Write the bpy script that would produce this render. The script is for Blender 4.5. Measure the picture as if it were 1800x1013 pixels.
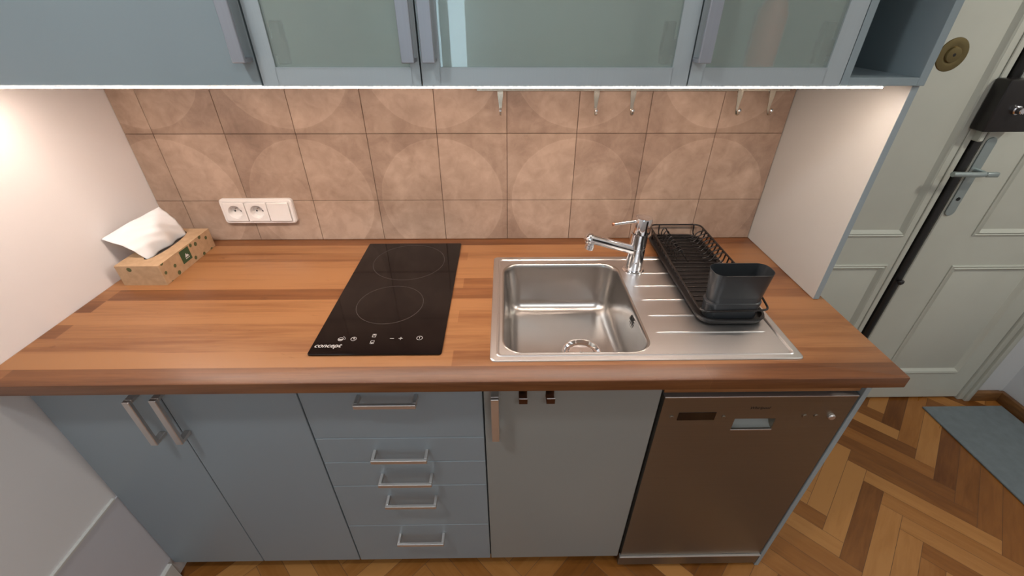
import bpy, bmesh, math, random
from mathutils import Vector, Matrix
R = math.radians
random.seed(7)
for o in list(bpy.data.objects):
    bpy.data.objects.remove(o)
scn = bpy.context.scene
COL = scn.collection

# ---------------------------------------------------------------- camera
cam_d = bpy.data.cameras.new('camera')
cam_d.sensor_width = 36.0
cam_d.lens = 756.85 / 1800 * 36.0
cam_d.clip_start = 0.02
cam = bpy.data.objects.new('camera', cam_d)
COL.objects.link(cam)
yaw, pitch, roll = .0161, .5778, .0025
fwd = Vector((math.sin(yaw) * math.cos(pitch), math.cos(yaw) * math.cos(pitch), -math.sin(pitch)))
rt = Vector((math.cos(yaw), -math.sin(yaw), 0))
up = rt.cross(fwd)
rt2 = rt * math.cos(roll) + up * math.sin(roll)
up2 = up * math.cos(roll) - rt * math.sin(roll)
mw = Matrix((rt2, up2, -fwd)).transposed().to_4x4()
mw.translation = Vector((1.0304, -1.2795, 1.5604))
cam.matrix_world = mw
scn.camera = cam

# ---------------------------------------------------------------- view, world, lights
scn.view_settings.view_transform = 'Standard'
scn.view_settings.look = 'None'
scn.view_settings.gamma = 1
scn.view_settings.use_curve_mapping = False
scn.view_settings.exposure = 0.0
w = bpy.data.worlds.new('world')
scn.world = w
w.use_nodes = True
w.node_tree.nodes['Background'].inputs[0].default_value = (.75, .82, .85, 1)
w.node_tree.nodes['Background'].inputs[1].default_value = 0.1


def lamp(name, loc, energy, size, color, aim=(0, 0, -1)):
    d = bpy.data.lights.new(name, 'AREA')
    d.shape = 'DISK'
    d.size = size
    d.energy = energy
    d.color = color
    o = bpy.data.objects.new(name, d)
    o.location = loc
    o.rotation_euler = Vector(aim).to_track_quat('-Z', 'Y').to_euler()
    COL.objects.link(o)
    return o


LED_STRENGTH = 88.0
LED_COLOR = (1, .80, .67, 1)
lamp('kitchen_ceiling_lamp', (0.25, -1.27, 2.46), 11, .16, (.92, .97, 1.0))
lamp('hall_lamp', (3.1, -.9, 2.35), 10, .14, (1.0, .96, .86), (-.25, .35, -1))
lamp('room_ceiling_lamp', (1.7, -2.6, 2.76), 17, .7, (.93, .97, 1.0))

# ---------------------------------------------------------------- materials


def mat(name, col, rough=.5, metal=0., **kw):
    m = bpy.data.materials.new(name)
    m.use_nodes = True
    b = m.node_tree.nodes['Principled BSDF']
    b.inputs['Base Color'].default_value = (*col, 1)
    b.inputs['Roughness'].default_value = rough
    b.inputs['Metallic'].default_value = metal
    for k, v in kw.items():
        b.inputs[k.replace('_', ' ')].default_value = v
    return m


class NT:
    def __init__(s, m):
        s.t = m.node_tree
        s.b = s.t.nodes['Principled BSDF']

    def n(s, typ, **kw):
        nd = s.t.nodes.new(typ)
        for k, v in kw.items():
            if hasattr(nd, k):
                setattr(nd, k, v)
            else:
                nd.inputs[k].default_value = v
        return nd

    def l(s, a, b):
        s.t.links.new(a, b)

    def coords(s, scale=(1, 1, 1), loc=(0, 0, 0), rot=(0, 0, 0), kind='Object'):
        tc = s.n('ShaderNodeTexCoord')
        mp = s.n('ShaderNodeMapping')
        mp.inputs['Scale'].default_value = scale
        mp.inputs['Location'].default_value = loc
        mp.inputs['Rotation'].default_value = rot
        s.l(tc.outputs[kind], mp.inputs['Vector'])
        return mp.outputs['Vector']

    def noise(s, vec, scale=5, detail=3, rough=.5, dist=0):
        nd = s.n('ShaderNodeTexNoise')
        nd.inputs['Scale'].default_value = scale
        nd.inputs['Detail'].default_value = detail
        nd.inputs['Roughness'].default_value = rough
        nd.inputs['Distortion'].default_value = dist
        s.l(vec, nd.inputs['Vector'])
        return nd.outputs['Fac']

    def ramp(s, fac, stops):
        nd = s.n('ShaderNodeValToRGB')
        cr = nd.color_ramp
        while len(cr.elements) < len(stops):
            cr.elements.new(.5)
        for e, (p, c) in zip(cr.elements, stops):
            e.position = p
            e.color = (*c, 1) if len(c) == 3 else c
        s.l(fac, nd.inputs[0])
        return nd.outputs[0]

    def math(s, op, a, b=None, c=None, clamp=False):
        nd = s.n('ShaderNodeMath')
        nd.operation = op
        nd.use_clamp = clamp
        for i, v in enumerate((a, b, c)):
            if v is None:
                continue
            if isinstance(v, (int, float)):
                nd.inputs[i].default_value = v
            else:
                s.l(v, nd.inputs[i])
        return nd.outputs[0]

    def mix(s, fac, a, b, mode='MIX'):
        nd = s.n('ShaderNodeMix')
        nd.data_type = 'RGBA'
        nd.blend_type = mode
        for inp, v in ((nd.inputs[0], fac), (nd.inputs[6], a), (nd.inputs[7], b)):
            if isinstance(v, (int, float)):
                inp.default_value = v
            elif isinstance(v, tuple):
                inp.default_value = (*v, 1) if len(v) == 3 else v
            else:
                s.l(v, inp)
        return nd.outputs[2]

    def bump(s, h, strength=.2, dist=.002):
        nd = s.n('ShaderNodeBump')
        nd.inputs['Strength'].default_value = strength
        nd.inputs['Distance'].default_value = dist
        s.l(h, nd.inputs['Height'])
        s.l(nd.outputs[0], s.b.inputs['Normal'])

    def base(s, c):
        s.l(c, s.b.inputs['Base Color'])


def painted(name, col, rough=.45, amt=.06, scale=3.0, bump=.0, **kw):
    m = mat(name, col, rough, **kw)
    t = NT(m)
    v = t.coords()
    f = t.noise(v, scale, 4, .6)
    a = tuple(c * (1 - amt) for c in col)
    b = tuple(min(1, c * (1 + amt)) for c in col)
    t.base(t.ramp(f, [(.3, a), (.7, b)]))
    if bump:
        t.bump(t.noise(v, 260, 2, .5), bump, .0006)
    return m


def brushed(name, col, rough=.28, axis=0, metal=1.0, amt=.12, bump=.04):
    m = mat(name, col, rough, metal)
    t = NT(m)
    sc = [400, 400, 400]
    sc[axis] = 4
    f = t.noise(t.coords(tuple(sc)), 1.0, 2, .5)
    t.base(t.ramp(f, [(.3, tuple(c * (1 - amt) for c in col)), (.7, tuple(min(1, c * (1 + amt)) for c in col))]))
    rr = t.math('MULTIPLY_ADD', f, .12, rough - .06)
    t.l(rr, t.b.inputs['Roughness'])
    if bump:
        t.bump(f, bump, .0004)
    return m


# walls
M_wall = painted('wall_plaster', (.80, .77, .76), .7, .02, 2.0, .15)
M_wall_low = painted('wall_lower_paint', (.60, .58, .61), .55, .02, 2.0, .1)
M_hall = painted('hall_wall_paint', (.62, .63, .64), .7, .02, 2.0)
M_ceil = painted('ceiling_paint', (.75, .75, .74), .8, .01)
M_door = painted('old_door_paint', (.54, .55, .485), .42, .05, 2.5, .05)
M_white_trim = painted('white_trim_paint', (.62, .60, .56), .45, .03)
M_dark = mat('dark_recess', (.012, .012, .012), .8)

# kitchen fronts
M_front = painted('blue_grey_front', (.24, .28, .305), .36, .03, 1.5)
M_front_reflect = painted('front_with_floor_reflection', (.26, .262, .245), .36, .03, 1.5)  # blue-grey sink door with the warm floor reflection mixed into its colour
M_upfront = painted('blue_grey_upper_front', (.245, .30, .32), .4, .03, 1.5)
M_alu = brushed('satin_aluminium', (.43, .485, .505), .42, 2, .35, .015, .0)
M_carc = painted('carcass_grey', (.30, .35, .37), .5, .02)
M_pwhite = painted('white_panel', (.46, .455, .43), .5, .015)
M_inside = painted('cabinet_inside_white', (.76, .76, .74), .5, .01)
M_steel_h = mat('handle_steel', (.60, .57, .55), .40, .9)
M_chrome = mat('chrome', (.82, .82, .84), .06, 1.0)
M_white = painted('white_plastic', (.78, .74, .71), .25, .01)
M_black_gl = mat('black_plastic', (.012, .012, .014), .3)
M_blackwire = mat('black_wire_coating', (.014, .011, .010), .22)
M_tray = mat('charcoal_tray_plastic', (.013, .012, .012), .4)
M_holder = mat('charcoal_holder_plastic', (.026, .029, .032), .36)
M_grey_zinc = mat('grey_zinc', (.38, .44, .44), .4, .6)
M_lockbox = mat('dark_brown_lock_enamel', (.013, .010, .010), .35)
M_rod = mat('black_rod_enamel', (.008, .007, .007), .4)
M_brass = mat('aged_brass', (.20, .155, .07), .33, .85)
M_mat = painted('blue_grey_mat', (.17, .20, .215), .9, .08, 30, .3)
M_dw = brushed('brown_steel_front', (.225, .187, .142), .40, 0, .8, .04, .0)
M_screen = mat('dark_display', (.004, .004, .005), .12)


def glass_mat():
    m = mat('frosted_green_glass', (.74, .86, .79), .27, 0)
    b = m.node_tree.nodes['Principled BSDF']
    b.inputs['Transmission Weight'].default_value = .78
    b.inputs['IOR'].default_value = 1.45
    b.inputs['Coat Weight'].default_value = 1.0
    b.inputs['Coat Roughness'].default_value = .015
    return m


M_glass = glass_mat()


def wood_top():
    m = mat('oiled_wood_worktop', (.4, .2, .09), .34)
    t = NT(m)
    v = t.coords()
    br = t.n('ShaderNodeTexBrick')
    br.offset = .37
    br.offset_frequency = 3
    br.inputs['Color1'].default_value = (0, 0, 0, 1)
    br.inputs['Color2'].default_value = (1, 1, 1, 1)
    br.inputs['Mortar'].default_value = (.5, .5, .5, 1)
    br.inputs['Scale'].default_value = 1
    br.inputs['Mortar Size'].default_value = 0.0004
    br.inputs['Brick Width'].default_value = 1.45
    br.inputs['Row Height'].default_value = .0504
    t.l(v, br.inputs['Vector'])
    g = t.noise(t.coords((3, 60, 60)), 1.0, 5, .65, .6)
    g2 = t.noise(t.coords((1.3, 16, 16)), 1.0, 3, .5, 1.2)
    g3 = t.noise(t.coords((9, 210, 210)), 1.0, 4, .7, .3)
    kn = t.noise(t.coords((7, 26, 26), (4, 2, 1)), 1.0, 4, .6, 1.5)
    tone = t.math('ADD', t.math('MULTIPLY_ADD', br.outputs['Color'], .42, -.09),
                  t.math('ADD', t.math('MULTIPLY', g, .50), t.math('MULTIPLY', g2, .55)))
    tone = t.math('ADD', tone, t.math('MULTIPLY_ADD', g3, .26, -.13))
    tone = t.math('SUBTRACT', tone, t.math('MULTIPLY', t.math('GREATER_THAN', kn, .66), t.math('MULTIPLY', t.math('SUBTRACT', kn, .66), 2.2)))
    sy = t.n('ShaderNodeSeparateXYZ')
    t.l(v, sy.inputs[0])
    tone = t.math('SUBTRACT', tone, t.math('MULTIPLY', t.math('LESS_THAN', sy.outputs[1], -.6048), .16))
    c = t.ramp(tone, [(.28, (.105, .036, .012)), (.55, (.198, .076, .027)), (.80, (.315, .143, .056))])
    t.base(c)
    t.l(t.math('MULTIPLY_ADD', g, .18, .24), t.b.inputs['Roughness'])
    t.b.inputs['Specular IOR Level'].default_value = .45
    t.bump(g, .06, .0006)
    return m


M_top = wood_top()
M_top_edge = None


def tile_mat():
    m = mat('terracotta_cement_tile', (.5, .3, .2), .5)
    t = NT(m)
    tc = t.n('ShaderNodeTexCoord')
    sp = t.n('ShaderNodeSeparateXYZ')
    t.l(tc.outputs['Object'], sp.inputs[0])
    X, Z = sp.outputs[0], sp.outputs[2]
    # lighter discs spanning two by two tiles

    def rel(a, c0):
        u = t.math('DIVIDE', t.math('SUBTRACT', a, c0), .4)
        fr = t.math('FRACT', t.math('ADD', u, 20.5))
        return t.math('MULTIPLY', t.math('SUBTRACT', fr, .5), .4)
    dx = rel(X, .0353)
    dz = rel(Z, 1.0584)
    v = t.coords()
    d = t.math('SQRT', t.math('ADD', t.math('MULTIPLY', dx, dx), t.math('MULTIPLY', dz, dz)))
    d = t.math('ADD', d, t.math('MULTIPLY', t.math('SUBTRACT', t.noise(v, 30, 3), .5), .006))
    disc = t.math('LESS_THAN', d, .186)
    ring = t.math('MULTIPLY', t.math('SUBTRACT', 1.0, t.math('MULTIPLY', t.math('ABSOLUTE', t.math('SUBTRACT', d, .186)), 180), None, True), .5)
    # per tile random
    ix = t.math('FLOOR', t.math('DIVIDE', t.math('SUBTRACT', X, .0353 - 2), .2))
    iz = t.math('FLOOR', t.math('DIVIDE', t.math('SUBTRACT', Z, 1.0584 - 2), .2))
    cb = t.n('ShaderNodeCombineXYZ')
    t.l(ix, cb.inputs[0])
    t.l(iz, cb.inputs[1])
    wn = t.n('ShaderNodeTexWhiteNoise')
    wn.noise_dimensions = '3D'
    t.l(cb.outputs[0], wn.inputs['Vector'])
    cloud = t.noise(t.coords((1, 1, 1), (3, 1, 2)), 9, 5, .62, .4)
    cloud2 = t.noise(t.coords((1, 1, 1), (9, 4, 2)), 22, 4, .6, 1.0)
    f = t.math('ADD', t.math('MULTIPLY_ADD', disc, .105, .04), t.math('MULTIPLY', wn.outputs['Value'], .14))
    f = t.math('ADD', f, t.math('MULTIPLY', cloud, .62))
    f = t.math('ADD', f, t.math('MULTIPLY', cloud2, .36))
    f = t.math('ADD', f, t.math('MULTIPLY', ring, .04))
    c = t.ramp(f, [(.30, (.155, .098, .070)), (.58, (.30, .205, .150)), (.84, (.45, .325, .245))])
    t.base(c)
    t.bump(cloud2, .10, .001)
    t.l(t.math('MULTIPLY_ADD', cloud, .3, .28), t.b.inputs['Roughness'])
    return m


M_tile = tile_mat()
M_grout = mat('dark_grout', (.13, .078, .052), .85)


def parquet_mat():
    m = mat('oak_parquet', (.3, .15, .06), .33)
    t = NT(m)
    at = t.n('ShaderNodeAttribute')
    at.attribute_name = 'tone'
    uv = t.n('ShaderNodeUVMap')
    mp = t.n('ShaderNodeMapping')
    mp.inputs['Scale'].default_value = (6, 55, 1)
    t.l(uv.outputs[0], mp.inputs[0])
    g = t.noise(mp.outputs[0], 1.0, 5, .6, .8)
    mp2 = t.n('ShaderNodeMapping')
    mp2.inputs['Scale'].default_value = (2.2, 9, 1)
    t.l(uv.outputs[0], mp2.inputs[0])
    g2 = t.noise(mp2.outputs[0], 1.0, 3, .5, 1.2)
    f = t.math('ADD', t.math('MULTIPLY_ADD', at.outputs['Fac'], .56, .03), t.math('ADD', t.math('MULTIPLY', g, .30), t.math('MULTIPLY', g2, .28)))
    t.base(t.ramp(f, [(.25, (.13, .040, .006)), (.55, (.30, .112, .022)), (.85, (.46, .21, .060))]))
    t.bump(g, .05, .0005)
    t.l(t.math('MULTIPLY_ADD', g2, .2, .22), t.b.inputs['Roughness'])
    return m


M_floor = parquet_mat()
M_skirt = mat('stained_wood_skirting', (.2, .09, .03), .4)
_t = NT(M_skirt)
_t.base(_t.ramp(_t.noise(_t.coords((8, 8, 60)), 1, 4, .6), [(.3, (.13, .055, .018)), (.7, (.27, .13, .045))]))


def kraft_mat():
    m = mat('kraft_board_with_leaf_print', (.45, .28, .15), .75)
    t = NT(m)
    v = t.coords()
    vo = t.n('ShaderNodeTexVoronoi')
    vo.inputs['Scale'].default_value = 38
    vo.inputs['Randomness'].default_value = .85
    t.l(t.coords((1, 1, 1), (.013, .027, .011)), vo.inputs['Vector'])
    wn = t.math('LESS_THAN', vo.outputs['Distance'], .24)
    sc = t.n('ShaderNodeSeparateColor')
    t.l(vo.outputs['Color'], sc.inputs[0])
    sel = t.math('GREATER_THAN', sc.outputs[0], .62)
    msk = t.math('MULTIPLY', wn, sel)
    # the top of the box carries almost no print
    ge = t.n('ShaderNodeTexCoord')
    sp = t.n('ShaderNodeSeparateXYZ')
    t.l(ge.outputs['Normal'], sp.inputs[0])
    side = t.math('LESS_THAN', sp.outputs[2], .5)
    msk = t.math('MULTIPLY', msk, side)
    base = t.ramp(t.noise(v, 60, 4), [(.3, (.40, .255, .140)), (.7, (.49, .32, .185))])
    t.base(t.mix(msk, base, (.085, .095, .035)))
    return m


M_kraft = kraft_mat()
M_green = painted('green_label', (.035, .075, .03), .6, .05)
M_tissue = mat('white_tissue_paper', (.76, .74, .73), .9, 0, Subsurface_Weight=.0)
M_ink = mat('printed_silver_ink', (.46, .44, .42), .5)
M_ring = mat('printed_grey_ring', (.055, .045, .04), .5)
M_hob = mat('black_ceramic_glass', (.006, .004, .004), .07, 0)
M_hob.node_tree.nodes['Principled BSDF'].inputs['Specular IOR Level'].default_value = .32
M_sink = mat('brushed_stainless_sink', (.66, .65, .645), .36, 1.0)
M_bowl = mat('satin_stainless_bowl', (.47, .45, .43), .29, 1.0)
M_rail = mat('warm_nickel_rail', (.56, .51, .43), .22, 1.0)
M_led = bpy.data.materials.new('led_diffuser')
M_led.use_nodes = True
_b = M_led.node_tree.nodes['Principled BSDF']
_b.inputs['Base Color'].default_value = (.8, .8, .8, 1)
_b.inputs['Emission Color'].default_value = LED_COLOR
_b.inputs['Emission Strength'].default_value = LED_STRENGTH

# ---------------------------------------------------------------- builders
ORG = {}


def tag(o, label=None, cat=None, group=None, kind=None):
    if label:
        o['label'] = label
    if cat:
        o['category'] = cat
    if group:
        o['group'] = group
    if kind:
        o['kind'] = kind
    return o


def empty(name, loc, label, cat, group=None, kind=None):
    o = bpy.data.objects.new(name, None)
    o.empty_display_size = .05
    o.location = loc
    COL.objects.link(o)
    ORG[o] = Vector(loc)
    return tag(o, label, cat, group, kind)


def rrect(x0, x1, y0, y1, r, z, n=6):
    pts = []
    for cx, cy, a0 in ((x1 - r, y1 - r, 0), (x0 + r, y1 - r, 90), (x0 + r, y0 + r, 180), (x1 - r, y0 + r, 270)):
        for i in range(n + 1):
            a = R(a0 + 90 * i / n)
            pts.append(Vector((cx + r * math.cos(a), cy + r * math.sin(a), z)))
    return pts


class MB:
    def __init__(s):
        s.bm = bmesh.new()
        s.round = False

    def box(s, x0, x1, y0, y1, z0, z1, bev=0., seg=2, mi=0):
        if bev < .0031:
            seg = 1
        b = bmesh.new()
        r = bmesh.ops.create_cube(b, size=1)
        for v in b.verts:
            v.co = Vector((x0 + (v.co.x + .5) * (x1 - x0), y0 + (v.co.y + .5) * (y1 - y0), z0 + (v.co.z + .5) * (z1 - z0)))
        if bev:
            bmesh.ops.bevel(b, geom=list(b.edges), offset=bev, segments=seg, affect='EDGES', profile=.5)
        s.add(b, mi)
        return s

    def add(s, b, mi=0):
        mp = {}
        for v in b.verts:
            mp[v] = s.bm.verts.new(v.co)
        for f in b.faces:
            try:
                nf = s.bm.faces.new([mp[v] for v in f.verts])
                nf.material_index = mi
            except ValueError:
                pass
        b.free()

    def loft(s, rings, cap0=False, cap1=False, closed=True):
        vr = [[s.bm.verts.new(p) for p in r] for r in rings]
        n = len(vr[0])
        for a, b in zip(vr, vr[1:]):
            for i in range(n if closed else n - 1):
                j = (i + 1) % n
                s.bm.faces.new((a[i], a[j], b[j], b[i]))
        if cap0:
            s.bm.faces.new(list(reversed(vr[0])))
        if cap1:
            s.bm.faces.new(vr[-1])
        return vr

    def lathe(s, prof, c=(0, 0, 0), ax=(0, 0, 1), n=32, cap0=True, cap1=True):
        q = Vector((0, 0, 1)).rotation_difference(Vector(ax).normalized())
        rings = []
        for r, h in prof:
            rings.append([Vector(c) + q @ Vector((r * math.cos(2 * math.pi * i / n), r * math.sin(2 * math.pi * i / n), h)) for i in range(n)])
        s.loft(rings, cap0, cap1)
        return s

    def tube(s, pts, r, closed=False, n=10, fillet=0., fn=5, rx=None):
        s.round = True
        P = [Vector(p) for p in pts]
        if fillet:
            Q = []
            m = len(P)
            for i, p in enumerate(P):
                if not closed and i in (0, m - 1):
                    Q.append(p)
                    continue
                a, b = P[i - 1], P[(i + 1) % m]
                da, db = (a - p), (b - p)
                f = min(fillet, da.length * .49, db.length * .49)
                pa, pb = p + da.normalized() * f, p + db.normalized() * f
                for k in range(fn + 1):
                    t = k / fn
                    Q.append((pa * (1 - t) + p * t) * (1 - t) + (p * (1 - t) + pb * t) * t)
            P = Q
        m = len(P)
        rings = []
        prev = None
        for i, p in enumerate(P):
            if closed:
                d = (P[(i + 1) % m] - P[i - 1]).normalized()
            else:
                d = (P[min(i + 1, m - 1)] - P[max(i - 1, 0)]).normalized()
            if prev is None:
                h = Vector((0, 0, 1)) if abs(d.z) < .9 else Vector((1, 0, 0))
                u = d.cross(h).normalized()
            else:
                u = (prev - d * prev.dot(d)).normalized()
            prev = u
            v = d.cross(u)
            rings.append([p + u * r * math.cos(2 * math.pi * k / n) + v * (rx or r) * math.sin(2 * math.pi * k / n) for k in range(n)])
        if closed:
            rings.append(rings[0])
        s.loft(rings, not closed, not closed)
        if closed:
            bmesh.ops.remove_doubles(s.bm, verts=s.bm.verts, dist=1e-6)
        return s

    def plate_hole(s, outer, holes, z_dir=Vector((0, 0, 1))):
        edges = []
        for loop in [outer] + holes:
            vs = [s.bm.verts.new(p) for p in loop]
            for i in range(len(vs)):
                edges.append(s.bm.edges.new((vs[i], vs[(i + 1) % len(vs)])))
        bmesh.ops.triangle_fill(s.bm, use_beauty=True, use_dissolve=False, edges=edges, normal=z_dir)
        return s

    def done(s, name, m, parent=None, smooth=None, loc=None, fix=True):
        if fix:
            bmesh.ops.recalc_face_normals(s.bm, faces=s.bm.faces)
        org = ORG[parent] if parent else Vector(loc or (0, 0, 0))
        if smooth is None:
            smooth = 62 if s.round else 25
        for v in s.bm.verts:
            v.co -= org
        me = bpy.data.meshes.new(name)
        s.bm.to_mesh(me)
        s.bm.free()
        for mm in (m if isinstance(m, (list, tuple)) else [m]):
            me.materials.append(mm)
        if smooth:
            for p in me.polygons:
                p.use_smooth = True
            me.set_sharp_from_angle(angle=R(smooth))
        o = bpy.data.objects.new(name, me)
        COL.objects.link(o)
        if parent:
            o.parent = parent
        elif loc:
            o.location = loc
        ORG[o] = org.copy()
        return o


def text_mesh(txt, size, m, name, parent, origin, xdir, ydir, bold=.0, shear=0., thick=.0002, align='LEFT', xs=1.0):
    cu = bpy.data.curves.new(name, 'FONT')
    cu.body = txt
    cu.size = size
    cu.offset = bold
    cu.shear = shear
    cu.extrude = thick
    cu.align_x = align
    t = bpy.data.objects.new(name, cu)
    COL.objects.link(t)
    dg = bpy.context.evaluated_depsgraph_get()
    me = bpy.data.meshes.new_from_object(t.evaluated_get(dg))
    bpy.data.objects.remove(t)
    X = Vector(xdir).normalized()
    Y = Vector(ydir).normalized()
    Z = X.cross(Y)
    o0 = Vector(origin) - ORG[parent]
    for v in me.vertices:
        c = v.co.copy()
        v.co = o0 + X * c.x * xs + Y * c.y + Z * c.z
    me.materials.clear()
    me.materials.append(m)
    o = bpy.data.objects.new(name, me)
    COL.objects.link(o)
    o.parent = parent
    ORG[o] = ORG[parent]
    return o


# ================================================================ room shell
XL, XR, YF, YB, DOORY, CEIL = -.045, 3.37, -3.2, 0.0, .126, 2.8
KR = 1.95      # the kitchen recess ends here, the hall wall lies a little deeper


def herringbone():
    bm = bmesh.new()
    L, W = .396, .066
    uvl = bm.loops.layers.uv.new('UVMap')
    tl = bm.faces.layers.float.new('tone')
    rnd = random.Random(3)
    c45, s45 = math.cos(R(45)), math.sin(R(45))
    x0, x1, y0, y1 = XL - .001, XR + .0, YF, DOORY + .05

    def plank(cx, cy, horiz):
        a, b = (L, W) if horiz else (W, L)
        g = .0006
        loc = [(cx + g, cy + g), (cx + a - g, cy + g), (cx + a - g, cy + b - g), (cx + g, cy + b - g)]
        wpts = [((px * c45 - py * s45) + 2.2, (px * s45 + py * c45) - .9) for px, py in loc]
        if all(p[0] < x0 - .0 or p[0] > x1 or p[1] < y0 or p[1] > y1 for p in wpts):
            return
        vs = [bm.verts.new((px, py, 0)) for px, py in wpts]
        f = bm.faces.new(vs)
        f[tl] = rnd.random()
        o1, o2 = rnd.random() * 50, rnd.random() * 50
        for lp, (px, py) in zip(f.loops, loc):
            u, v = (px - cx, py - cy) if horiz else (py - cy, px - cx)
            lp[uvl].uv = (u + o1, v + o2)
    # steps along the herringbone diagonal
    for i in range(-60, 60):
        for k in range(-10, 11):
            sx = i * W + k * (2 * L)
            sy = i * W
            # horizontal plank and the vertical plank at its end
            plank(sx, sy, True)
            plank(sx + L, sy + W - L, False)
    for co, no in (((x0, 0, 0), (-1, 0, 0)), ((x1, 0, 0), (1, 0, 0)), ((0, y0, 0), (0, -1, 0)), ((0, y1, 0), (0, 1, 0))):
        bmesh.ops.bisect_plane(bm, geom=bm.verts[:] + bm.edges[:] + bm.faces[:], plane_co=co, plane_no=no, clear_outer=True)
    me = bpy.data.meshes.new('floor')
    bm.to_mesh(me)
    bm.free()
    # dark sub-floor shows in the joints
    b2 = bmesh.new()
    b2.from_mesh(me)
    for f in b2.faces:
        f.material_index = 0
    r = bmesh.ops.create_cube(b2, size=1)
    for v in r['verts']:
        v.co = Vector((x0 + (v.co.x + .5) * (x1 - x0), y0 + (v.co.y + .5) * (y1 - y0), -.03 + (v.co.z + .5) * .0292))
    for f in b2.faces:
        if any(v in r['verts'] for v in f.verts):
            f.material_index = 1
    for f in b2.faces:
        if f.material_index == 0 and f.normal.z < 0:
            f.normal_flip()
    b2.to_mesh(me)
    b2.free()
    me.materials.append(M_floor)
    me.materials.append(M_grout)
    o = bpy.data.objects.new('floor', me)
    COL.objects.link(o)
    return tag(o, kind='structure')


herringbone()


def struct(name, m, *boxes, bev=0):
    b = MB()
    for bx in boxes:
        b.box(*bx, bev=bev)
    o = b.done(name, m)
    return tag(o, kind='structure')


struct('ceiling', M_ceil, (XL - .1, XR + .1, YF - .1, DOORY + .1, CEIL, CEIL + .1))
wl = struct('wall_left', M_wall, (XL - .1, XL, YF, YB + .1, -.03, CEIL))
struct('wall_back', M_wall, (XL, KR, YB, YB + .1, -.03, CEIL))
struct('wall_hall', M_hall, (KR, XR, DOORY + .03, DOORY + .13, -.03, CEIL), (KR - .001, KR + .02, YB, DOORY + .03, -.03, CEIL), (3.215, XR, DOORY + .0, DOORY + .031, -.03, CEIL))
struct('wall_right', M_hall, (XR, XR + .1, YF, DOORY + .1, -.03, CEIL))
# wall behind the photographer, with a window opening
WX0, WX1, WZ0, WZ1 = .46, .78, 1.02, 2.1
struct('wall_front', M_hall, (XL, WX0, YF - .1, YF, -.03, CEIL), (WX1, XR, YF - .1, YF, -.03, CEIL),
       (WX0, WX1, YF - .1, YF, -.03, WZ0), (WX0, WX1, YF - .1, YF, WZ1, CEIL))
win = MB().box(WX0, WX0 + .04, YF - .06, YF - .01, WZ0, WZ1).box(WX1 - .04, WX1, YF - .06, YF - .01, WZ0, WZ1) \
    .box(WX0, WX1, YF - .06, YF - .01, WZ0, WZ0 + .05).box(WX0, WX1, YF - .06, YF - .01, WZ1 - .05, WZ1) \
    .box(.55, .617, YF - .06, YF - .01, WZ0, WZ1).done('window_1', M_white_trim)
tag(win, kind='structure')
M_pane = bpy.data.materials.new('window_pane_daylight')
M_pane.use_nodes = True
_b = M_pane.node_tree.nodes['Principled BSDF']
_b.inputs['Base Color'].default_value = (.6, .7, .75, 1)
_b.inputs['Emission Color'].default_value = (.62, .86, 1, 1)
_b.inputs['Emission Strength'].default_value = 7
MB().box(WX0 + .02, WX1 - .02, YF - .045, YF - .035, WZ0 + .02, WZ1 - .02).done('pane', M_pane, win)

# lower painted band on the left wall with its raised white edge, floor skirtings
struct('trim_1', M_wall_low, (XL - .001, XL + .004, YF, -.56, 0.09, .432))
struct('trim_2', M_white_trim, (XL - .001, XL + .007, YF, -.595, .432, .440), bev=.001)
struct('baseboard_left', M_white_trim, (XL - .001, XL + .016, YF, -.60, 0, .09), bev=.003)
struct('baseboard_right', M_skirt, (XR - .022, XR, YF, DOORY - .005, 0, .055), bev=.006)
struct('baseboard_back', M_skirt, (3.215, XR - .018, DOORY - .022, DOORY + .0, 0, .055), bev=.006)

# ================================================================ backsplash
b = MB()
b.box(XL + .0004, 1.829, -.004, -.0004, .9243, 1.46, mi=1)
zs = [(.9245, 1.0584), (1.0584, 1.2584), (1.2584, 1.455)]
for z0, z1 in zs:
    for k in range(-1, 9):
        xa, xb = max(.0353 + .2 * k, XL + .0004), min(.0353 + .2 * (k + 1), 1.829)
        if xb - xa < .01:
            continue
        b.box(xa + .0007, xb - .0007, -.0082, -.003, z0 + .0007, z1 - .0007, .0007, 1)
sp = b.done('tile_backsplash', [M_tile, M_grout])
tag(sp, 'square terracotta-beige tiles with faded pale circles on the wall behind the worktop', 'backsplash')

# ================================================================ worktop
WT = .924
TT = .027
SX0, SX1, SY0, SY1 = .994, 1.676, -.594, -.136     # sink rim
b = MB()
hx0, hx1, hy0, hy1 = 1.012, 1.372, -.578, -.168     # cut-out under the sink
W0, W1, D0, D1 = XL + .0006, 1.862, -.652, -.0006


def prism_ring(b, outer, hole, z0, z1):
    o1 = [Vector((p.x, p.y, z1)) for p in outer]
    h1 = [Vector((p.x, p.y, z1)) for p in hole]
    b.plate_hole(o1, [h1])
    b.plate_hole([Vector((p.x, p.y, z0)) for p in outer], [[Vector((p.x, p.y, z0)) for p in hole]])
    return


outer = rrect(W0, W1, D0, D1, .003, WT, 2)
hole = rrect(hx0, hx1, hy0, hy1, .03, WT, 4)
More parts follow.
